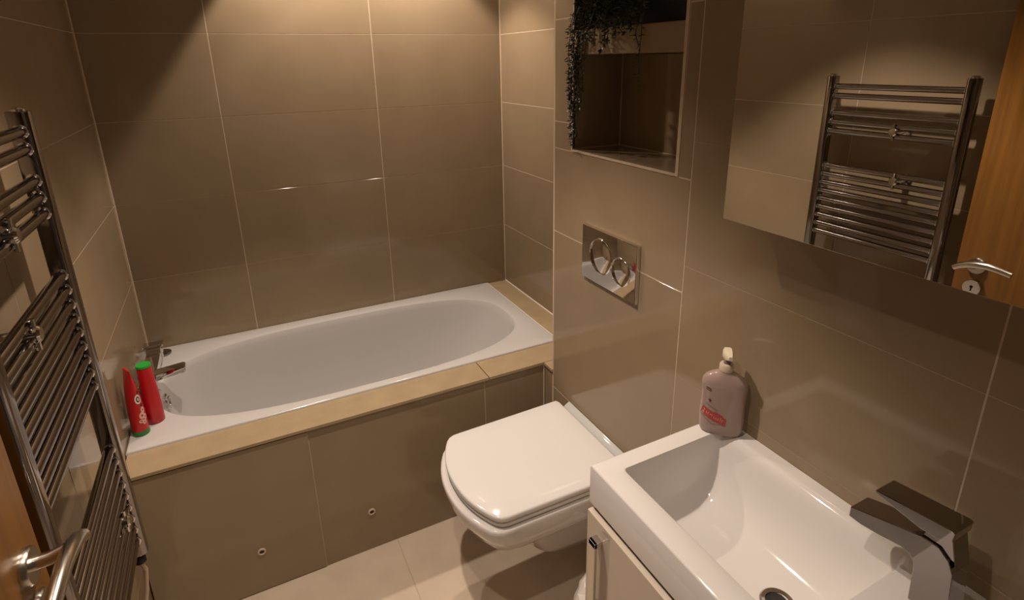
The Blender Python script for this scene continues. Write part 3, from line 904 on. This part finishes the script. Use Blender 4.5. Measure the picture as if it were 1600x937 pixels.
for f, hw, z0_, z1_ in ((-0.013, 0.0075, 0.182, 0.206), (-0.004, 0.0105, 0.184, 0.2085), (0.010, 0.0090, 0.186, 0.2090), (0.024, 0.0060, 0.193, 0.2070), (0.031, 0.0040, 0.196, 0.2050)):
    cpt = Vector((*sc_, 0)) + nd * f
    rings.append([tuple(cpt + sd * (hw * c_) + Vector((0, 0, sz + (z0_ + z1_) / 2 + (z1_ - z0_) / 2 * s_))) for c_, s_ in
                  ((-0.7, -1), (0.7, -1), (1, -0.6), (1, 0.6), (0.7, 1), (-0.7, 1), (-1, 0.6), (-1, -0.6))])
loft_into(bm, rings)
finish(bm, 'pump_head', M_PUMP, sb, True, 40)
fs = bottle_surface(sc_, sp, 2.6, srot)
# u runs left to right over the front face as the camera sees it (angle from 180 to 0 through 270 is the far side)
def front(u, z):
    """u in metres from the middle of the front face, left negative"""
    best = None
    hw = 0.0475
    c_ = max(-0.995, min(0.995, u / hw))
    c_ = math.copysign(abs(c_) ** 1.3, c_)
    return fs(-math.acos(c_), z)
def wpoly(bm, pts, lift=0.0006, sub=6): poly_print(bm, front, [(p[0] * FS, sz + p[1]) for p in pts], lift, sub)
FS = 1.0
bm = bmesh.new(); wpoly(bm, [(-0.0445, 0.049), (0.010, 0.027), (0.012, 0.047), (-0.0400, 0.069)]); wpoly(bm, [(-0.016, 0.058), (0.004, 0.050), (0.004, 0.054), (-0.015, 0.062)])
finish(bm, 'red_label_band', M_REDPRINT, sb)['kind'] = 'stuff'
bm = bmesh.new()
random.seed(11)
for k in range(10):        # pale hand-lettered strokes over the band, too small to read
    u = -0.037 + 0.0044 * k + random.uniform(-0.0008, 0.0008); z = 0.0575 - 0.0019 * k + random.uniform(-0.0015, 0.0015)
    h = random.uniform(0.0018, 0.0040); sl = random.uniform(-0.0008, 0.0016)
    wpoly(bm, [(u, z - h), (u + 0.0010, z - h - 0.0003), (u + 0.0010 + sl, z + h), (u + sl, z + h)], 0.0010, 2)
    if k % 3 != 1:
        q = z + random.choice((-h, 0.0, h))
        wpoly(bm, [(u, q), (u + 0.0034, q - 0.0012), (u + 0.0034, q - 0.0003), (u, q + 0.0009)], 0.0010, 2)
finish(bm, 'label_lettering', M_PINKPRINT, sb)['kind'] = 'stuff'
bm = bmesh.new()
wpoly(bm, [(-0.043, 0.046), (-0.018, 0.027), (-0.018, 0.0285), (-0.043, 0.048)]); wpoly(bm, [(-0.018, 0.027), (0.014, 0.033), (0.014, 0.0345), (-0.018, 0.0285)])
wpoly(bm, [(-0.034, 0.076), (-0.008, 0.064), (-0.008, 0.0655), (-0.034, 0.078)])
finish(bm, 'label_outline', M_GREYPRINT, sb)['kind'] = 'stuff'
bm = bmesh.new()
wpoly(bm, [(-0.030, 0.087), (-0.023, 0.0855), (-0.023, 0.0875), (-0.030, 0.089)]); wpoly(bm, [(-0.0275, 0.0835), (-0.0255, 0.083), (-0.0255, 0.091), (-0.0275, 0.0915)])
wpoly(bm, [(-0.035, 0.1125), (-0.025, 0.1095), (-0.025, 0.1165), (-0.035, 0.1195)])
finish(bm, 'label_mark', M_DARKPRINT, sb)['kind'] = 'stuff'
bm = bmesh.new(); wpoly(bm, [(-0.034, 0.1145), (-0.026, 0.1118), (-0.026, 0.1140), (-0.034, 0.1170)], 0.0010)
finish(bm, 'label_badge', M_GOLDPRINT, sb)

# ================================================================ trailing plant in the upper niche
random.seed(7)
pt = thing('trailing_plant', 'dark trailing plant in a navy trough spilling over the upper niche edge', 'plant', (1.46, -0.41, NZ2))
bm = bmesh.new()
loft_into(bm, [at(rrect(1.405, 1.525, -0.620, -0.225, 0.012), NZ2 + 0.0005), at(rrect(1.392, 1.535, -0.630, -0.215, 0.014), NZ2 + 0.120), at(rrect(1.402, 1.525, -0.620, -0.225, 0.012), NZ2 + 0.120),
               at(rrect(1.405, 1.522, -0.617, -0.228, 0.012), NZ2 + 0.105)])
finish(bm, 'pot', M_POT, pt, True, 40)

def leaf_into(bm, p, d, up, L, w):
    d = Vector(d).normalized(); s = d.cross(Vector(up))
    if s.length < 1e-4: s = d.cross(Vector((1, 0, 0)))
    s.normalize(); n_ = s.cross(d).normalized()
    p = Vector(p)
    a = bm.verts.new(p); 
    l1 = bm.verts.new(p + d * L * 0.40 + s * w - n_ * w * 0.3); r1 = bm.verts.new(p + d * L * 0.40 - s * w - n_ * w * 0.3)
    m1 = bm.verts.new(p + d * L * 0.45 + n_ * w * 0.35)
    l2 = bm.verts.new(p + d * L * 0.75 + s * w * 0.75); r2 = bm.verts.new(p + d * L * 0.75 - s * w * 0.75)
    t_ = bm.verts.new(p + d * L)
    for f in ((a, l1, m1), (a, m1, r1), (l1, l2, m1), (m1, r2, r1), (l2, t_, m1), (m1, t_, r2)): bm.faces.new(f)

def vine(pts, nleaf, L=0.013, spread=1.0):
    pts = [Vector(p) for p in pts]
    # densify with a gentle wander
    den = []
    for a, b in zip(pts, pts[1:]):
        for k in range(5):
            den.append(a.lerp(b, k / 5) + Vector((random.uniform(-1, 0.6), random.uniform(-1, 1), 0)) * 0.002)
    den.append(pts[-1])
    st = tube('vine', M_STEM, den, 0.0011, pt, 5)
    bm = bmesh.new()
    for i in range(nleaf):
        f = (i + random.random()) / nleaf * (len(den) - 1.001)
        k = int(f); p = den[k].lerp(den[k + 1], f - k)
        ax = (den[k + 1] - den[k]).normalized()
        _, u, v = frame_of(ax)
        an = random.uniform(0, 2 * PI)
        d = u * math.cos(an) + v * math.sin(an)
        if p.x < T + 0.01 and p.z < NZ2 + 0.02 and d.x > 0.35: d.x *= -0.4
        d = d * spread + ax * random.uniform(-0.1, 0.7) + Vector((0, 0, random.uniform(-0.1, 0.25)))
        leaf_into(bm, p + d * 0.001, d, (random.uniform(-.5, .5), random.uniform(-.5, .5), 1), L * random.uniform(0.7, 1.25), L * random.uniform(0.22, 0.32))
    lf = finish(bm, 'foliage', M_LEAF, st)
    lf['kind'] = 'stuff'
zt = NZ2 + 0.115
XF = T - 0.012
def drop(y, ztop_y, zend, nleaf, x=XF, wob=0.008, L=0.013):
    y0_ = ztop_y
    P_ = [(1.46, y0_, zt - 0.01), (1.425, y0_ * 0.6 + y * 0.4, zt + 0.03), (1.385, y, zt - 0.005), (x, y, NZ2 + 0.02)]
    n_ = max(2, int((NZ2 - zend) / 0.05))
    for k in range(1, n_ + 1):
        P_.append((x - random.uniform(0, 0.008), y + random.uniform(-wob, wob), NZ2 + 0.01 + (zend - NZ2 - 0.01) * k / n_))
    vine(P_, nleaf, L)
# long curtain at the left jamb
for y, z, n_ in ((-0.186, 1.425, 95), (-0.200, 1.405, 105), (-0.214, 1.44, 95), (-0.228, 1.50, 80), (-0.243, 1.53, 70), (-0.176, 1.56, 60), (-0.196, 1.50, 75), (-0.222, 1.62, 55), (-0.255, 1.66, 50)):
    drop(y, y - 0.06, z, int(n_ * 1.25), L=0.0145)
# short sprays over the shelf edge
for y, z, n_ in ((-0.28, 1.71, 45), (-0.31, 1.70, 45), (-0.345, 1.685, 50), (-0.365, 1.70, 40), (-0.40, 1.715, 40), (-0.43, 1.72, 36), (-0.455, 1.73, 34)):
    drop(y, y - 0.01, z, int(n_ * 1.2), L=0.016)
# thin single trail further right
drop(-0.492, -0.46, 1.60, 34, x=T - 0.006, wob=0.010, L=0.015)
drop(-0.478, -0.45, 1.69, 22, x=T - 0.006, wob=0.006, L=0.014)
# bushy top
for k in range(26):
    y = -0.20 - 0.0105 * k + random.uniform(-0.01, 0.01)
    e = random.uniform(-0.02, 0.02)
    vine([(1.47, y, zt - 0.012), (1.44, y + e, zt + 0.035), (1.40, y + 1.5 * e, zt + 0.045 - 0.01 * (k % 3)), (1.374, y + 2 * e, zt - 0.01 - 0.02 * (k % 4)), (1.362, y + 2 * e, zt - 0.05 - 0.02 * (k % 4))], 48, 0.017)

# ================================================================ small bin with a bag between toilet and cabinet
bn = thing('waste_bin', 'small white bin with a crumpled white bag between toilet and cabinet', 'bin', (1.17, -0.735, 0.0))
bc = (1.155, -0.735)
bm = bmesh.new()
prof_b = [(0.075, 0.0), (0.080, 0.004), (0.092, 0.23), (0.089, 0.23), (0.079, 0.02), (0.0, 0.02)]
lathe_into(bm, (*bc, 0.0), (0, 0, 1), prof_b, 36)
finish(bm, 'bucket', M_BIN, bn, True, 40)
bm = bmesh.new()
random.seed(3)
rings = []
NN = 28
jit = [[random.uniform(-1, 1) for _ in range(NN)] for _ in range(9)]
for i, (r, z) in enumerate(((0.094, 0.15), (0.097, 0.20), (0.099, 0.235), (0.097, 0.262), (0.090, 0.285), (0.078, 0.305), (0.060, 0.322), (0.040, 0.335), (0.016, 0.340))):
    rings.append([(bc[0] + (r + 0.005 * jit[i][k] * (r > 0.03)) * math.cos(2 * PI * k / NN), bc[1] + (r + 0.005 * jit[i][k] * (r > 0.03)) * math.sin(2 * PI * k / NN), z + 0.006 * jit[8 - i][k] * (i > 0)) for k in range(NN)])
loft_into(bm, rings, cap0=False)
finish(bm, 'bag', M_BAG, bn)
